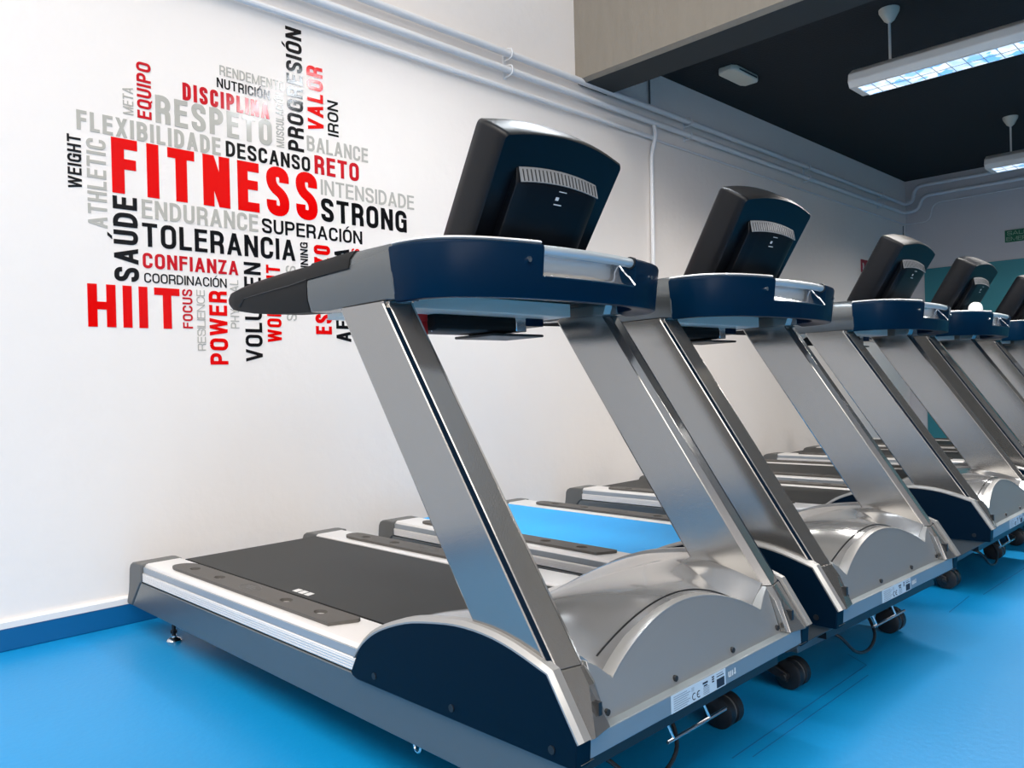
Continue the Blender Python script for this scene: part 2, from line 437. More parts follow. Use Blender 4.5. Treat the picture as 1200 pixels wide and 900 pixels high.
tag(obj('conduit_pipe', B().tube(rounded([(3.675, PY, 2.76), (3.675, -.055, 2.68), (3.660, -.024, 2.55), (3.648, -.02, 1.15)], .05), .015, 10), M['pipe']),
    'white vertical pipe running down the wall behind the second treadmill', 'pipe')
tag(obj('cable', B().tube([(3.668, -.012, ZC), (3.668, -.012, 2.90)], .007, 6), M['rail']), 'short dark vertical cable above the vertical wall pipe', 'cable')
clg = 'clamps on the wall pipes'
for i, (x, lab) in enumerate(((2.22, 'white pipe clamp on the wall nearest the concrete beam, left of it'), (4.12, 'white pipe clamp just right of the vertical pipe'),
                              (6.12, 'white pipe clamp midway between the vertical pipe and the far corner'), (7.9, 'white pipe clamp nearest the far corner'))):
    b = B().box(x - .012, x + .012, -.006, -.0002, 2.735, 2.925)
    for z in (2.876, 2.785 - .013 * (x + 4.2) / 12.8):
        b.tube([(x, -.004, z + .032), (x, -.042, z + .031), (x, -.066, z + .022), (x, -.073, z), (x, -.066, z - .022), (x, -.042, z - .031), (x, -.004, z - .032)], .005, 6)
    tag(obj('pipe_clamp', b, M['pipe']), lab, 'clamp', clg)
tag(obj('cable', B().tube([(8.63, -.012, 2.63), (8.625, -.012, 2.2)], .005, 6), M['rail']), 'thin dark cable hanging below the pipes at the far corner', 'cable')

# ------------------------------------------------------------------ lamps, signs
def pendant(x, y0, y1, zb, m, label, rods, watts=0):
    r = empty('pendant_lamp', (x, y0, zb), label, 'lamp', 'pendant lamps')
    sec = [(-.105, 0), (-.128, .035), (-.118, .085), (-.06, .125), (.06, .125), (.118, .085), (.128, .035), (.105, 0)]
    obj('lamp_housing', B().prism(sec, 'y', 0, y1 - y0), M['lampbody'], r, .006)
    d = B().box(-.098, .098, y1 - y0 + .05, -.05, -.004, .002)
    df = obj('diffuser', d, m, r, smooth=False)
    lv = B()
    n = int((y0 - y1) / .085)
    for i in range(n + 1):
        yy = -.05 + (y1 - y0 + .1) * i / n
        lv.box(-.098, .098, yy - .002, yy + .002, -.008, -.003)
    lv.box(-.002, .002, y1 - y0 + .05, -.05, -.008, -.003).box(-.102, -.097, y1 - y0 + .05, -.05, -.005, 0).box(.097, .102, y1 - y0 + .05, -.05, -.005, 0)
    obj('louvre', lv, M['lampbody'], df, smooth=False)
    if watts:   # the tubes' light, cut off sideways by the louvre
        tl = area('lamp_tube_light', (0, 0, 0), (0, 0, -1), .18, y0 - y1 - .12, watts, (1.0, 0.95, 0.9))
        tl.parent = r; tl.location = (0, (y1 - y0) / 2, -.013); tl.data.spread = math.radians(150)
    ztop = (ZC if x > BX0 else 6.4) - zb
    for yr in rods:
        rd = obj('rod', B().cyl((0, yr - y0, (ztop + .12) / 2), 'z', .008, ztop - .12, 8), M['lampbody'], r)
        obj('canopy', B().lathe((0, yr - y0, ztop), [(.012, -.085), (.03, -.07), (.058, -.02), (.06, -.001)]), M['cone'], rd)
pendant(4.02, -1.34, -3.2, 2.712, M['lamp'], 'white louvred pendant lamp hanging from the black ceiling, the nearer one', (-1.552, -2.95), 62)
pendant(7.0, -1.31, -3.2, 2.722, M['lamp'], 'white louvred pendant lamp, the farther one near the back wall', (-1.492, -2.95), 40)
pendant(1.53, -.98, -2.1, 2.88, M['lampstrong'], 'white louvred pendant lamp in the high bay in front of the lettering', (-1.2, -1.9))
em = empty('emergency_light', (4.22, -.415, ZC), 'small white emergency light on the black ceiling beside the beam', 'lamp')
b = B().prism([(-.19, -.05), (-.15, -.075), (.15, -.075), (.19, -.05), (.19, .05), (.15, .075), (-.15, .075), (-.19, .05)], 'z', -.042, 0)
obj('casing', b, M['cone'], em, .01)
obj('slot', B().box(-.12, .13, -.078, -.070, -.030, -.020), M['black'], em)
def lettering(text, mt, parent, name, fn, length, height, s):
    bb = B()
    for q in word_mesh(text, length, height, s):
        bb.loft([[fn(x, z, 0) for x, z in q], [fn(x, z, 1) for x, z in q]])
    return obj(name, bb, mt, parent, smooth=False)
sg = empty('exit_sign', (XB, -1.25, 2.30), 'green emergency exit sign on the grey back wall', 'sign')
obj('board', B().box(-.014, -.001, -.25, .237, .004, .134), M['green'], sg, .002)
lettering('SALIDA', M['greenink'], sg, 'lettering', lambda x, z, k: (-.0145 - .001 * k, .215 - x, .079 + z), .27, .042, .15)
lettering('EMERGENCIA', M['greenink'], sg, 'lettering', lambda x, z, k: (-.0145 - .001 * k, .222 - x, .018 + z), .44, .042, .14)
fs = empty('fire_sign', (7.5, 0, 2.0), 'small dark red fire sign on the white wall behind the third treadmill', 'sign')
obj('board', B().box(-.09, .09, -.008, -.001, 0, .135), M['signred'], fs)
obj('symbol', B().box(-.055, -.035, -.0095, -.0082, .02, .1).box(-.06, -.03, -.0095, -.0082, .085, .095).box(-.03, -.022, -.0095, -.0082, .05, .09), M['white'], fs, smooth=False)

# ------------------------------------------------------------------ the treadmill (u across, v from rear to front, w above the frame)
W_, Z0, TILT = 0.90, 0.1052, math.radians(0.74)
def L(u, v, w): return (u, -v, w + Z0)
def wfl(v): return -(Z0 + v * math.sin(TILT)) / math.cos(TILT)
def pvw(b, poly, u0, u1):
    return b.loft([[L(u0, v, w) for v, w in poly], [L(u1, v, w) for v, w in poly]])
def puw(b, poly, v0, v1):
    return b.loft([[L(u, v0, w) for u, w in poly], [L(u, v1, w) for u, w in poly]])
def bx(b, u0, u1, v0, v1, w0, w1): return b.box(u0, u1, -v1, -v0, w0 + Z0, w1 + Z0)
def lerp_curve(pts, n):
    """Catmull-Rom through 2-D points"""
    out = []
    for i in range(len(pts) - 1):
        p0 = Vector(pts[max(i - 1, 0)]); p1 = Vector(pts[i]); p2 = Vector(pts[i + 1]); p3 = Vector(pts[min(i + 2, len(pts) - 1)])
        for k in range(n):
            t = k / n
            out.append(tuple(.5 * ((2 * p1) + (p2 - p0) * t + (2 * p0 - 5 * p1 + 4 * p2 - p3) * t * t + (3 * p1 - p0 - 3 * p2 + p3) * t ** 3)))
    out.append(tuple(pts[-1])); return out
SHR = lerp_curve([(1.573, .183), (1.62, .218), (1.676, .246), (1.76, .275), (1.838, .291), (1.933, .3035), (2.022, .303), (2.103, .290), (2.195, .263)], 3)
def shr_w(v):
    if v <= SHR[0][0]: return SHR[0][1] - (SHR[0][0] - v) * .35
    for a, b in zip(SHR, SHR[1:]):
        if a[0] <= v <= b[0]: return a[1] + (b[1] - a[1]) * (v - a[0]) / (b[0] - a[0])
    return SHR[-1][1]

def build_treadmill(root):
    # ---- lower frame
    bx_ = B(); bx(bx_, .045, .855, .09, 1.98, .015, .125); obj('chassis', bx_, M['black'], root)
    side = [(-.022, .002), (.074, .103), (1.60, .104), (2.262, .1105), (2.25, .106), (2.10, .0), (2.0, -.002)]
    for s in (0, 1):
        m = (lambda u: u) if not s else (lambda u: W_ - u)
        b = B(); pvw(b, side, m(0), m(.04)); obj('side_rail', b, M['rail'], root, .003)
        prof = [(.0033, .107), (.0033, .1385), (.006, .1405), (.011, .1405), (.0125, .163), (.018, .171), (.026, .1735), (.146, .1735), (.155, .168), (.155, .107)]
        b = B(); puw(b, [(m(u), w) for u, w in prof], .08, 1.60)
        rc = obj('rail_cover', b, M['alu'], root, .0015)
        b = B()
        for k in range(4): bx(b, min(m(.0018), m(.0040)), max(m(.0018), m(.0040)), .09, 1.55, .110 + k * .007, .1125 + k * .007)
        obj('rib', b, M['alu'], rc, smooth=False)
        b = B(); bx(b, min(m(.006), m(.0115)), max(m(.006), m(.0115)), .085, 1.58, .1418, .1625)
        obj('side_stripe', b, M['stripe'], rc, smooth=False)
        cap = [(.082, .174), (.02, .174), (-.012, .170), (-.034, .160), (-.045, .142), (-.052, .09), (-.060, .055), (-.080, .012), (-.078, .0), (-.03, .0), (.066, .098), (.082, .105)]
        b = B(); pvw(b, cap, m(-.002), m(.155)); obj('end_cap', b, M['cap'], root, .006, seg=3)
        # pad with four finger slots
        bm = bmesh.new()
        outer = [(.043, 1.340), (.115, 1.374), (.126, 1.368), (.128, 1.34), (.128, .315), (.122, .275), (.108, .25), (.087, .238), (.066, .238), (.052, .25), (.044, .28), (.043, .32)]
        loops = [outer] + [[(.086 + .017 * math.cos(a * PI / 8), v + .026 * math.sin(a * PI / 8)) for a in range(16)] for v in (.371, .575, 1.034, 1.229)]
        es = []
        for lp in loops:
            vv = [bm.verts.new(L(m(u), v, .1835)) for u, v in lp]
            es += [bm.edges.new((vv[i], vv[(i + 1) % len(vv)])) for i in range(len(vv))]
        bmesh.ops.triangle_fill(bm, edges=es, use_beauty=True)
        ret = bmesh.ops.extrude_face_region(bm, geom=bm.faces[:])
        for e in ret['geom']:
            if isinstance(e, bmesh.types.BMVert): e.co.z -= .0097
        bmesh.ops.recalc_face_normals(bm, faces=bm.faces)
        me = bpy.data.meshes.new('foot_pad'); bm.to_mesh(me); bm.free(); me.materials.append(M['pad'])
        fp = bpy.data.objects.new('foot_pad', me); COL.objects.link(fp); fp.parent = root
        b = B()
        ring = [L(m(.086 + .028 * math.cos(a * PI / 10)), .80 + .055 * math.sin(a * PI / 10), .1838) for a in range(21)]
        b.tube(ring, .0011, 6, caps=False)
        for i, (uu, v0, v1) in enumerate(((.095, .765, .815), (.086, .775, .835), (.077, .785, .83))):
            bx(b, min(m(uu), m(uu + .004)), max(m(uu), m(uu + .004)), v0, v1, .1836, .1843)
        obj('emblem', b, M['cap'], fp, smooth=False)
    # ---- belt
    pts = []
    for k in range(9): a = PI / 2 + PI * k / 8; pts.append((.093 + .024 * math.cos(a), .144 + .024 * math.sin(a)))
    pts += [(1.9, .12), (1.9, .168)]
    b = B(); pvw(b, pts, .166, .734); obj('running_belt', b, M['belt'], root)
    rb = B(); pvw(rb, [(.108, .13), (.108, .158), (1.7, .158), (1.7, .13)], .155, .745); obj('deck_board', rb, M['black'], root)
    b = B()
    for k in range(3):
        v0 = .886 + k * .036
        b.loft([[L(u, v, w) for u, v in ((.182, v0 + .006), (.182, v0 + .034), (.209, v0 + .028), (.209, v0))] for w in (.1680, .1686)])
    obj('belt_mark', b, M['alu'], root, smooth=False)
    # ---- side shrouds
    for s in (0, 1):
        m = (lambda u: u) if not s else (lambda u: W_ - u)
        pol = [(1.530, .112), (1.555, .155)] + SHR + [(2.262, .155), (2.258, .103), (1.556, .0995), (1.538, .104)]
        b = B(); pvw(b, pol, m(-.012), m(.030)); sh = obj('side_shroud', b, M['navy'], root, .003)
        path = [(1.545, .150), (1.558, .166)] + SHR[1:] + [(2.266, .153)]
        secs = []
        for i, (v, w) in enumerate(path):
            a = Vector(path[max(i - 1, 0)]); c = Vector(path[min(i + 1, len(path) - 1)]); t = (c - a).normalized(); nn = Vector((-t.y, t.x))
            o1 = Vector((v, w)) + nn * .001; o2 = Vector((v, w)) + nn * .008
            o0 = Vector((v, w)) - nn * .002; o2 = Vector((v, w)) + nn * .010
            secs.append([L(m(-.0126), *o0), L(m(-.0126), *(o1 + nn * .001)), L(m(-.004), *o2), L(m(.015), *o2), L(m(.015), *o0)])
        obj('trim_strip', B().loft(secs), M['silverpaint'], sh)
        b = B()
        for v in (1.632, 1.915, 2.201): b.cyl(L(m(-.0125), v, .126), 'x', .008, .004, 12)
        obj('bolt', b, M['black'], sh)
    # ---- motor hood
    K = lerp_curve([(1.50, .168), (1.60, .180), (1.72, .213), (1.84, .262), (1.955, .322)], 6)[:-1] + lerp_curve([(1.955, .322), (2.04, .322), (2.12, .316), (2.20, .299)], 6)
    def crest(v):
        for a, c in zip(K, K[1:]):
            if v <= c[0]: return a[1] + (c[1] - a[1]) * (max(v, a[0]) - a[0]) / (c[0] - a[0])
        return K[-1][1]
    def sm(a, c, x):
        t = max(0., min(1., (x - a) / (c - a))); return t * t * (3 - 2 * t)
    def hw(u, v):
        t = abs(u - .45); S = shr_w(v) + .004; c = crest(v)
        A = c + (S - c) * sm(.05, .40, t)
        val = S + (.216 - S) * sm(1.93, 2.22, v)
        if t < .295: Bf = val + (c - val) * math.cos(t / .295 * PI / 2) ** .85
        else: Bf = val + (S - val) * min(1., (t - .295) / .063)
        return A + (Bf - A) * sm(1.90, 2.08, v)
    us = [.018 + .864 * i / 120 for i in range(121)]
    vs = [1.52 + (1.955 - 1.52) * j / 26 for j in range(27)] + [1.955 + (2.188 - 1.955) * j / 24 for j in range(1, 25)]
    b = B()
    top = [[L(u, v, hw(u, v)) for u in us] for v in vs]
    b.loft(top, closed=False)
    b.loft([[L(u, vs[0], .12) for u in us], top[0]], closed=False)
    b.loft([top[-1], [L(u, vs[-1], .12) for u in us]], closed=False)
    hd = obj('motor_hood', b, M['hood'], root, angle=28)
    # fine groove just behind the front edge
    g = []
    gp_ = [(-.272 + .544 * i / 30, 2.156) for i in range(31)]
    for t, v in gp_: g.append(L(.45 + t, v, hw(.45 + t, v) + .0006))
    obj('groove', B().tube(g, .0022, 6), M['black'], hd)
    # ---- front panel under the arch
    def pv(w): return 2.236 - (w - .150) * .31
    arch = [(.092, .262), (.120, .245), (.153, .2165)]
    for i in range(1, 24):
        u = .155 + .59 * i / 24; t = abs(u - .45)
        arch.append((u, .2165 + (.302 - .2165) * math.cos(t / .295 * PI / 2) ** .85))
    arch += [(.747, .2165), (.78, .245), (.808, .262)]
    out = [(.092, .150)] + arch + [(.808, .150)]
    b = B().loft([[L(u, pv(w), w) for u, w in out], [L(u, pv(w) - .03, w) for u, w in out]])
    fpn = obj('front_panel', b, M['panel'], root, .0015)
    lip = [Vector((u, w)) for u, w in arch[2:-2]]
    secs = []
    for p in lip:
        q = p + (Vector((.45, .10)) - p).normalized() * -.0
        secs.append([L(p.x, pv(p.y) + .0015, p.y - .002), L(p.x, pv(p.y) + .0010, p.y + .001), L(p.x, pv(p.y) - .006, p.y + .0035), L(p.x, pv(p.y) - .028, p.y + .0035), L(p.x, pv(p.y) - .028, p.y - .002)])
    obj('arch_lip', B().loft(secs), M['silverpaint'], fpn)
    b = B()
    for u in (.112, .342, .577, .795): b.cyl(L(u, pv(.165) + .001, .165), 'y', .0065, .008, 10)
    obj('bolt', b, M['black'], fpn)
    # ---- front beam with its labels
    b = B(); bx(b, 0, W_, 2.17, 2.258, .1115, .1515); fb = obj('front_beam', b, M['beamfront'], root, .002)
    b = B(); bx(b, .287, .50, 2.2581, 2.2586, .1125, .1500); rl = obj('rating_label', b, M['label'], fb, smooth=False)
    rl['label'] = 'pale blue rating label with CE mark'
    b = B(); q = 2.2587
    for k in range(7): bx(b, .296, .345 + .006 * (k % 3), q, q + .0003, .116 + k * .0046, .1175 + k * .0046)
    for k in range(4): bx(b, .362, .372, q, q + .0003, .137 + k * .0022, .1378 + k * .0022)
    for k in range(5): bx(b, .408, .432, q, q + .0003, .116 + k * .0036, .1175 + k * .0036)
    obj('small_print', b, M['inkmid'], rl, smooth=False)
    b = B(); bx(b, .462, .494, q, q + .0003, .1150, .1345); bx(b, .406, .426, q, q + .0003, .139, .143); bx(b, .410, .424, q, q + .0003, .1335, .1365)
    for k in range(3): bx(b, .443, .452, q, q + .0003, .133 + k * .005, .136 + k * .005)
    bx(b, .462, .492, q, q + .0003, .139, .141); bx(b, .462, .488, q, q + .0003, .1445, .1455)
    for cx in (.372, .390):   # the CE mark: open rings
        R = .0068
        pts = [(cx + R * math.cos(math.radians(a)), .1245 + R * math.sin(math.radians(a))) for a in range(60, 301, 20)]
        b.tube([L(u, q, w) for u, w in pts], .0011, 6)
    bx(b, .384, .391, q, q + .0003, .1238, .1252)
    obj('printed_mark', b, M['ink'], rl, smooth=False)
    b = B()
    for k in range(3): bx(b, .513 + k * .008, .516 + k * .008, 2.2581, 2.2586, .125, .137)
    bx(b, .513, .520, 2.2581, 2.2586, .125, .127); bx(b, .536, .545, 2.2581, 2.2586, .127, .129); bx(b, .540, .543, 2.2581, 2.2586, .125, .139)
    obj('white_marking', b, M['white'], fb, smooth=False)
    # ---- uprights
    sec = [(.008, -.182), (.006, -.176), (.006, -.004), (.009, 0), (.0175, 0), (.0175, .006), (.020, .008), (.071, .020), (.073, .020), (.090, .006), (.092, .003), (.093, -.176), (.091, -.182)]
    for s in (0, 1):
        m = (lambda u: u) if not s else (lambda u: W_ - u)
        f = lambda w: 1.690 + .672 * (1.0 - w)
        secs = []
        for w in (.262, .45, .7, .985, 1.0):
            secs.append([L(m(u), f(w) + d, w) for u, d in sec])
        nk = lambda u: .030 + max(0, u - .006) * .724
        secs.append([L(m(u), 1.690 + d, 1.0055) for u, d in sec]); secs.append([L(m(nk(u)), 1.693 + d * .97, 1.007) for u, d in sec]); secs.append([L(m(nk(u)), 1.715 + d * .95, 1.06) for u, d in sec])
        up = obj('upright', B().loft(secs), M['silver'], root, .0012, smooth=False)
        secs = [[L(m(u), f(w) + d, w) for u, d in ((.0075, .0005), (.0173, .0005), (.0173, .0058), (.0075, .0030))] for w in (.262, .99)]
        obj('groove_strip', B().loft(secs), M['navy'], up, smooth=False)
        cps = [(.2605, [(.0185, 2.03), (.0185, 2.197), (.066, 2.2077), (.076, 2.2085), (.091, 2.195), (.091, 2.03)]),
               (.229, [(.0185, 2.0), (.0185, 2.2182), (.066, 2.2289), (.079, 2.2300), (.091, 2.222), (.091, 2.0)]),
               (.1525, [(.0185, 1.96), (.0185, 2.2690), (.030, 2.2715), (.087, 2.2600), (.091, 2.252), (.091, 1.96)])]
        b = B().loft([[L(m(u), v, w) for u, v in q] for w, q in cps]); fc = obj('foot_cap', b, M['silver'], up, .0012, smooth=False)
        b = B(); bx(b, min(m(.060), m(.070)), max(m(.060), m(.070)), 2.236, 2.2560, .180, .204); obj('slot', b, M['black'], fc, smooth=False)
    # ---- handlebar: side arms with rubber grips, and the bowed front band
    for s in (0, 1):
        m = (lambda u: u) if not s else (lambda u: W_ - u)
        def armsec(v, w0, w1, k=1.0):
            h = w1 - w0; o = [(.010, w0), (.001, w0 + .25 * h), (.0, w0 + .55 * h), (.006, w0 + .82 * h), (.022, w1 - .004), (.045, w1), (.068, w1 - .006), (.082, w0 + .7 * h), (.085, w0 + .4 * h), (.075, w0)]
            return [L(m(.0425 + (u - .0425) * k), v, w) for u, w in o]
        A = [(1.36, 1.010, 1.1405), (1.45, 1.006, 1.1430), (1.60, 1.008, 1.1445), (1.70, 1.008, 1.1430), (1.738, 1.004, 1.138)]
        obj('side_arm', B().loft([armsec(*a) for a in A]), M['armgrey'], root, .002)
        G = [(.868, 1.082, 1.102, .55), (.876, 1.070, 1.113, .78), (.90, 1.060, 1.122, .92), (.94, 1.052, 1.1275, 1.), (1.04, 1.036, 1.1345, 1.), (1.20, 1.020, 1.139, 1.0), (1.357, 1.010, 1.1405, 1.)]
        gp = obj('grip', B().loft([armsec(*a) for a in G]), M['rubber'], root)
        T = []
        for v, w in ((1.355, 1.1425), (1.45, 1.1445), (1.545, 1.1465), (1.56, 1.1455)):
            T.append([L(m(-.0012), v, w - .048), L(m(.004), v, w - .022), L(m(.021), v, w - .002), L(m(.045), v, w), L(m(.069), v, w - .005), L(m(.084), v, w - .045), L(m(.06), v, w - .02), L(m(.02), v, w - .024)])
        obj('grip_pad', B().loft(T), M['rubber'], gp)
        obj('seam', B().tube([L(m(.0), .965, 1.060), L(m(-.0002), 1.0, 1.083), L(m(-.0012), 1.12, 1.087), L(m(-.0016), 1.27, 1.090), L(m(-.0012), 1.36, 1.096)], .0012, 5), M['black'], gp)
    plan = lerp_curve([(.000, 1.735), (.004, 1.775), (.018, 1.822), (.045, 1.860), (.090, 1.893), (.16, 1.922), (.26, 1.944), (.36, 1.953), (.45, 1.956)], 6)
    plan = plan + [(W_ - u, v) for u, v in reversed(plan[:-1])]
    def band(name, u_from, u_to, prof, mt, parent, bev=.002):
        pl = [p for p in plan if u_from - 1e-6 <= p[0] <= u_to + 1e-6]
        def at(uu):
            for a, c in zip(plan, plan[1:]):
                if a[0] <= uu <= c[0]: t = (uu - a[0]) / max(1e-9, c[0] - a[0]); return (uu, a[1] + (c[1] - a[1]) * t)
            return plan[0] if uu <= 0 else plan[-1]
        if u_from > 0: pl = [at(u_from)] + [p for p in pl if p[0] > u_from + .004]
        if u_to < W_: pl = [p for p in pl if p[0] < u_to - .004] + [at(u_to)]
        secs = []
        for i, p in enumerate(pl):
            a = Vector(pl[max(i - 1, 0)]); c = Vector(pl[min(i + 1, len(pl) - 1)]); t = (c - a).normalized(); nn = Vector((-t.y, t.x))
            secs.append([L(p[0] + nn.x * n_, p[1] + nn.y * n_, w) for n_, w in prof])
        return obj(name, B().loft(secs), mt, parent, 0, angle=40)
    full = [(-.075, 1.010), (-.030, 1.000), (-.016, .9995), (-.010, 1.001), (-.008, 1.006), (.006, 1.118), (.004, 1.1245), (-.004, 1.128), (-.075, 1.132)]
    low = [(-.075, 1.010), (-.030, 1.000), (-.016, .9995), (-.010, 1.001), (-.008, 1.006), (-.0025, 1.050), (-.005, 1.0525), (-.075, 1.040)]
    hp = band('handlebar_panel', 0, .282, full, M['navy2'], root)
    band('handlebar_panel', .282, .640, low, M['navy2'], root)
    h2 = band('handlebar_panel', .640, W_, full, M['navy2'], root)
    band('top_sheen_rim', 0, .282, [(-.012, 1.1275), (-.006, 1.1285), (-.002, 1.132), (-.006, 1.1365), (-.080, 1.139), (-.080, 1.132)], M['alu'], hp, 0)  # pale strip paints in the bright reflection off the band's glossy top
    rec = [(-.001, 1.0532), (-.012, 1.052), (-.028, 1.056), (-.040, 1.068), (-.047, 1.090), (-.047, 1.108), (-.042, 1.120), (-.054, 1.125), (-.062, 1.095), (-.052, 1.046), (-.02, 1.043)]
    band('recess', .280, .642, rec, M['recess'], root, 0)
    for s, pp in ((.281, hp), (.641, h2)):
        b = B(); vv = 1.940
        b.tube([L(s, vv + .003, 1.056), L(s - .004, vv - .012, 1.078), L(s - .008, vv - .03, 1.098), L(s - .008, vv - .045, 1.118)], .0022, 6)
        obj('recess_edge', b, M['recess'], pp)
    b = B().tube([L(.262, 1.932, 1.116), L(.36, 1.942, 1.116), L(.45, 1.945, 1.116), L(.55, 1.942, 1.116), L(.655, 1.930, 1.116)], .0125, 14)
    gb = obj('grab_bar', b, M['tube'], root)
    obj('collar', B().tube([L(.634, 1.932, 1.116), L(.648, 1.931, 1.116)], .0165, 14), M['black'], gb)
    b = B(); b.cyl(L(.2365, 1.944, 1.088), 'y', .007, .008, 12).cyl(L(.735, 1.928, 1.085), 'y', .005, .006, 10); obj('bolt', b, M['steel'], hp)
    # ---- tray and cross bar under the console
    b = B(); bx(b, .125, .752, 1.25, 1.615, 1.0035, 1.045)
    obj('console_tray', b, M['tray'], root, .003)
    b = B(); bx(b, .094, .806, 1.50, 1.86, 1.046, 1.124); obj('console_base', b, M['black'], root, .006)
    sb = [(1.36, .968), (1.36, .996), (1.40, 1.012), (1.52, 1.008), (1.535, .997), (1.535, .968), (1.52, .960), (1.38, .960)]
    b = B(); pvw(b, sb, .29, .60); cb = obj('sensor_bar', b, M['rubber'], root, .008)
    b = B(); bx(b, .60, .645, 1.42, 1.53, .962, 1.02); obj('bar_bracket', b, M['steel'], cb, .003)
    b = B(); bx(b, .64, .72, 1.42, 1.532, .98, 1.022); obj('bar_mount', b, M['navy2'], cb, .004)
    b = B(); bx(b, .50, .72, 1.36, 1.53, .948, .956); obj('bar_plate', b, M['black'], cb, .003)
    b = B(); bx(b, .256, .266, 1.488, 1.500, .948, 1.023)
    b.loft([[L(.254, 1.49, .985), L(.284, 1.49, .985), L(.284, 1.5, .985), L(.254, 1.5, .985)], [L(.250, 1.49, .955), L(.262, 1.49, .952), L(.262, 1.5, .952), L(.250, 1.5, .955)]])
    b.loft([[L(.268, 1.49, .990), L(.286, 1.49, .990), L(.286, 1.5, .990), L(.268, 1.5, .990)], [L(.277, 1.49, .945), L(.288, 1.49, .948), L(.288, 1.5, .948), L(.277, 1.5, .945)]])
    bx(b, .254, .286, 1.488, 1.502, .985, 1.024)
    obj('safety_clip', b, M['red'], root, .001)
    cord = [L(.286, 1.495, 1.0), L(.298, 1.495, .975), L(.305, 1.495, .958), L(.312, 1.495, .975), L(.315, 1.495, 1.024)]
    obj('clip_cord', B().tube(cord, .002, 6), M['steel'], root)
    # ---- console: a thick rounded display leaning away from the user
    tv, tw = .5270, .8499           # up the face
    nv, nw = .8499, -.5270          # out of the face, towards the front
    def Q(u, s_, n_): return L(u, 1.888 + tv * s_ + nv * n_, 1.393 + tw * s_ + nw * n_)
    def outline(uo, top, bot, rr, bulge, cx=.455):
        o = [(cx - uo + .012, bot), (cx + uo - .012, bot)]
        for k in range(7): a = k / 6 * PI / 2; o.append((cx + uo - rr + rr * math.cos(a), top - rr + rr * math.sin(a)))
        for k in range(1, 12):
            x = 1 - 2 * k / 12; o.append((cx + (uo - rr) * x, top + bulge * (1 - x * x)))
        for k in range(7): a = PI / 2 + k / 6 * PI / 2; o.append((cx - uo + rr + rr * math.cos(a), top - rr + rr * math.sin(a)))
        return o
    secs = []
    for n_, uo, tp, bl in ((-.120, .207, -.014, .018), (-.116, .220, -.002, .022), (-.106, .228, .005, .024), (-.080, .230, .007, .025), (-.030, .227, .006, .026), (-.006, .223, .003, .027), (.0, .219, -.001, .026)):
        secs.append([Q(u, s_, n_) for u, s_ in outline(uo, tp, -.34, .014, bl)])
    cs = obj('console', B().loft(secs), M['blackgloss'], root, angle=45)
    secs = [[Q(u, s_, n_) for u, s_ in outline(uo, tp, -.30, .016, .026)] for n_, uo, tp in ((-.1185, .185, -.04), (-.1195, .185, -.04))]
    obj('screen', B().loft(secs), M['black'], cs)
    # raised back cover with a slatted vent along its top
    def pod(u0, u1, s1, s0, n1): return
    e = []
    pts = [(-.070, 0.), (-.098, .026), (-.106, .030), (-.32, .034), (-.33, .0)]
    secs = []
    for i in range(13):
        x = -1 + 2 * i / 12; u = .452 + .152 * x; dz = .012 * (1 - x * x); inn = .010 if abs(x) == 1 else 0
        secs.append([Q(u + (.0 if abs(x) < 1 else 0), s_ + (dz if j < 3 else 0), max(-.002, n_ - (inn if n_ > 0 else 0))) for j, (s_, n_) in enumerate(pts)])
    bc = obj('back_cover', B().loft(secs), M['blackgloss'], cs, .002, angle=30)
    secs = []
    for i in range(13):
        x = -1 + 2 * i / 12; u = .452 + .146 * x; dz = .012 * (1 - x * x)
        secs.append([Q(u, -.068 + dz, .001), Q(u, -.069 + dz, .004), Q(u, -.0965 + dz, .0285), Q(u, -.0985 + dz, .0265)])
    vt = obj('vent', B().loft(secs), M['vent'], bc)
    b = B()
    for i in range(21):
        x = -.93 + 1.86 * i / 20; u = .452 + .146 * x; dz = .012 * (1 - x * x)
        b.loft([[Q(u + d, -.0715 + dz, .0072) for d in (-.0016, .0016)] + [Q(u + d, -.0735 + dz, .0072) for d in (.0016, -.0016)],
                [Q(u + d, -.0935 + dz, .0270) for d in (-.0016, .0016)] + [Q(u + d, -.0955 + dz, .0270) for d in (.0016, -.0016)]])
    obj('vent_slot', b, M['black'], vt, smooth=False)
    b = B().loft([[Q(u, s_, n_) for u, s_ in ((.438, -.124), (.449, -.124), (.449, -.115), (.438, -.115))] for n_ in (.0312, .0322)])
    b.loft([[Q(u, s_, n_) for u, s_ in ((.438, -.136), (.466, -.136), (.466, -.133), (.438, -.133))] for n_ in (.0314, .0324)])
    b.loft([[Q(u, s_, n_) for u, s_ in ((.442, -.101), (.470, -.101), (.470, -.099), (.442, -.099))] for n_ in (.0308, .0318)])
    obj('badge', b, M['white'], bc, smooth=False)
    # ---- lift frame, wheels, feet
    for u in (.095, .805):
        sgn = 1 if u < .45 else -1
        b = B(); c = L(u, 2.066, 0); r = .0425; zc = wfl(2.066) + r + .0005 + Z0
        for d in (-.020, .020): b.loft([[(u + d + x, c[1] + q_ * math.cos(2 * PI * k / 24), zc + q_ * math.sin(2 * PI * k / 24)) for k in range(24)] for x, q_ in ((-.015, r * .82), (-.011, r), (.011, r), (.015, r * .82))])
        wh = obj('wheel', b, M['black'], root)
        obj('wheel_ring', B().loft([[(u + x, c[1] + q_ * math.cos(2 * PI * k / 24), zc + q_ * math.sin(2 * PI * k / 24)) for k in range(24)] for x, q_ in ((-.004, r * .8), (-.003, r * .9), (.003, r * .9), (.004, r * .8))]), M['cap'], wh)
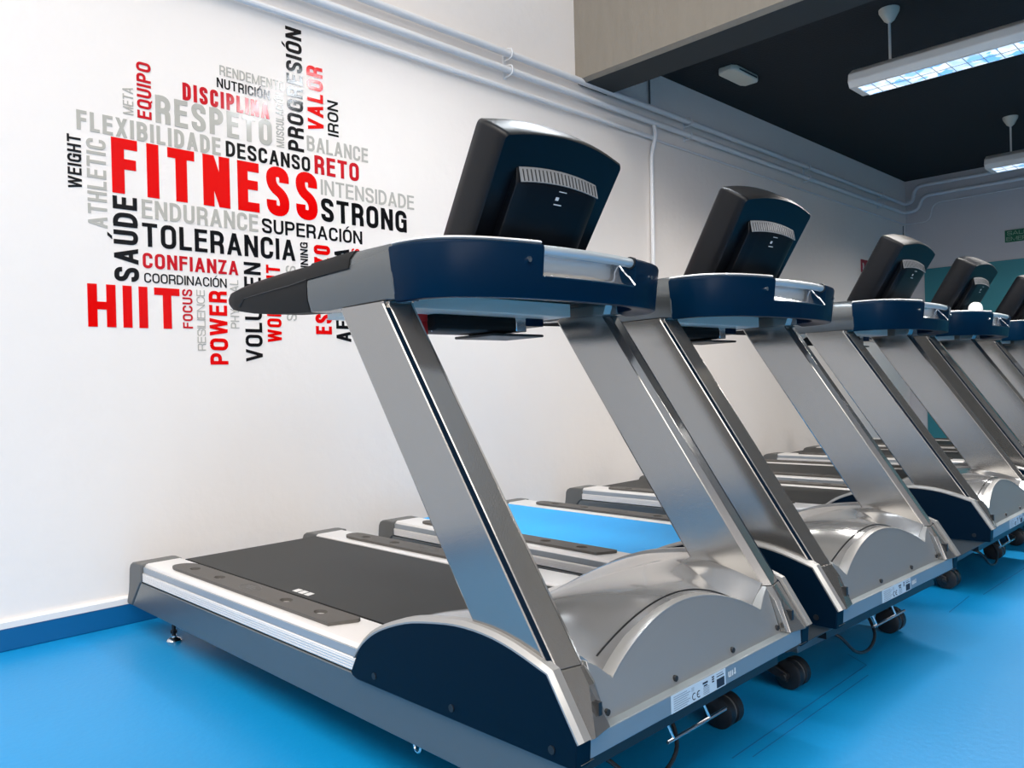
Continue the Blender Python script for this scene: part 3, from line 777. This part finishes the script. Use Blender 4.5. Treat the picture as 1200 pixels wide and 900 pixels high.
        b = B(); pvw(b, [(2.075, wfl(2.066) + .028), (2.075, wfl(2.066) + .055), (1.80, .03), (1.76, .03), (1.76, .0)], u - sgn * .048 - .006, u - sgn * .048 + .006)
        b.cyl(L(u - sgn * .03, 2.066, wfl(2.066) + r), 'x', .010, .06)
        obj('lift_arm', b, M['black'], root, .002)
    b = B(); bx(b, .05, .85, 2.05, 2.11, -.012, .048); bx(b, .12, .78, 1.72, 1.80, -.02, .04)
    lf = obj('lift_frame', b, M['rail'], root, .004)
    b = B(); bx(b, .045, .855, 1.98, 2.20, .05, .112); obj('front_pan', b, M['black'], root)
    b = B(); b.tube([L(.353, 2.2, .015), L(.592, 2.2, .015)], .0042, 8)
    for u in (.36, .505): b.tube(rounded([L(u, 2.14, .062), L(u, 2.19, .060), L(u + .016, 2.2, .016)], .01), .0036, 8)
    obj('cord_hook', b, M['steel'], lf)
    b = B(); bx(b, .385, .425, 2.10, 2.1135, .008, .032); obj('power_switch', b, M['darkred'], lf, .002)
    cord = [L(.20, 2.10, .03), L(.21, 2.16, .01), L(.27, 2.18, -.045), L(.36, 2.18, -.060), L(.43, 2.17, -.03), L(.46, 2.13, .02), L(.44, 2.09, .04)]
    path = []
    for i in range(len(cord) - 1):
        p0, p1, p2, p3 = [Vector(cord[max(0, min(len(cord) - 1, i + k))]) for k in (-1, 0, 1, 2)]
        for k in range(5):
            t = k / 5; path.append(.5 * (2 * p1 + (p2 - p0) * t + (2 * p0 - 5 * p1 + 4 * p2 - p3) * t * t + (3 * p1 - p0 - 3 * p2 + p3) * t ** 3))
    obj('power_cord', B().tube(path, .005, 8), M['black'], lf)
    for u in (.066, W_ - .066):
        z0 = wfl(.207) + Z0 + .0005
        b = B().lathe((u, -.207, z0), [(.026, 0), (.027, .006), (.022, .013), (.010, .018), (.010, .024)], 20)
        ft = obj('levelling_foot', b, M['steel'], root)
        b = B().lathe((u, -.207, z0 + .02), [(.007, 0), (.007, .095)], 12).lathe((u, -.207, z0 + .033), [(.013, 0), (.013, .010)], 6)
        obj('threaded_stem', b, M['black'], ft)
    b = B()
    obj('lifting_eye', B().tube([L(.03 + .0, 1.735 + .012 * math.cos(a * PI / 8), -.020 + .016 * math.sin(a * PI / 8)) for a in range(17)], .0032, 6, caps=False), M['steel'], root)

TG = 'treadmills in a row along the white wall'
POS = [(0, -.1678, .0025), (1.1549, -.1763, -.0335), (2.5434, -.1665, .0048), (3.6673, -.1601, .0044), (5.0467, -.1418, .004), (6.17, -.155, .004)]
LAB = ['nearest silver treadmill with a charcoal belt, whole machine in view in front of the lettering',
       'second silver treadmill from the left, the one with the bright blue running belt',
       'third silver treadmill from the left, just right of the blue-belted one',
       'fourth silver treadmill from the left, with a white dome on its handlebar',
       'fifth silver treadmill from the left, cut off by the right edge',
       'farthest silver treadmill at the end of the row, almost hidden by the others']
root0 = empty('treadmill', (POS[0][0], POS[0][1], 0), LAB[0], 'treadmill', TG, (-TILT, 0, POS[0][2]))
build_treadmill(root0)
kids = {}
for o in list(COL.objects):
    if o.parent: kids.setdefault(o.parent.name, []).append(o)
def copy_tree(o, parent, skip=()):
    c = o.copy(); COL.objects.link(c)
    if parent: c.parent = parent
    for ch in kids.get(o.name, []):
        if ch.name not in skip: copy_tree(ch, c, skip)
    return c
for i in range(1, 6):
    r = copy_tree(root0, None, ('belt_mark',) if i == 1 else ())
    r.location = (POS[i][0], POS[i][1], 0); r.rotation_euler = (-TILT, 0, POS[i][2]); r['label'] = LAB[i]
    if i == 1:
        for o in COL.objects:
            if o.parent == r and o.name.startswith('running_belt'):
                o.material_slots[0].link = 'OBJECT'; o.material_slots[0].material = M['beltblue']; o['label'] = 'bright blue running belt'
                bb_ = o
# white dome left standing on the fourth handlebar
b = B().lathe((0, 0, 0), [(.001, .046), (.014, .044), (.025, .037), (.033, .025), (.036, .010), (.036, 0.0), (.001, 0.0)], 24)
dm = tag(obj('dome_cap', b, M['white']), 'small white dome standing on the handlebar of the fourth treadmill', 'cap')
bpy.context.view_layer.update()
t4 = [o for o in COL.objects if o.get('label') == LAB[3]][0]
dm.location = t4.matrix_world @ Vector(L(.20, 1.885, 1.1395)); dm.location.z += .001
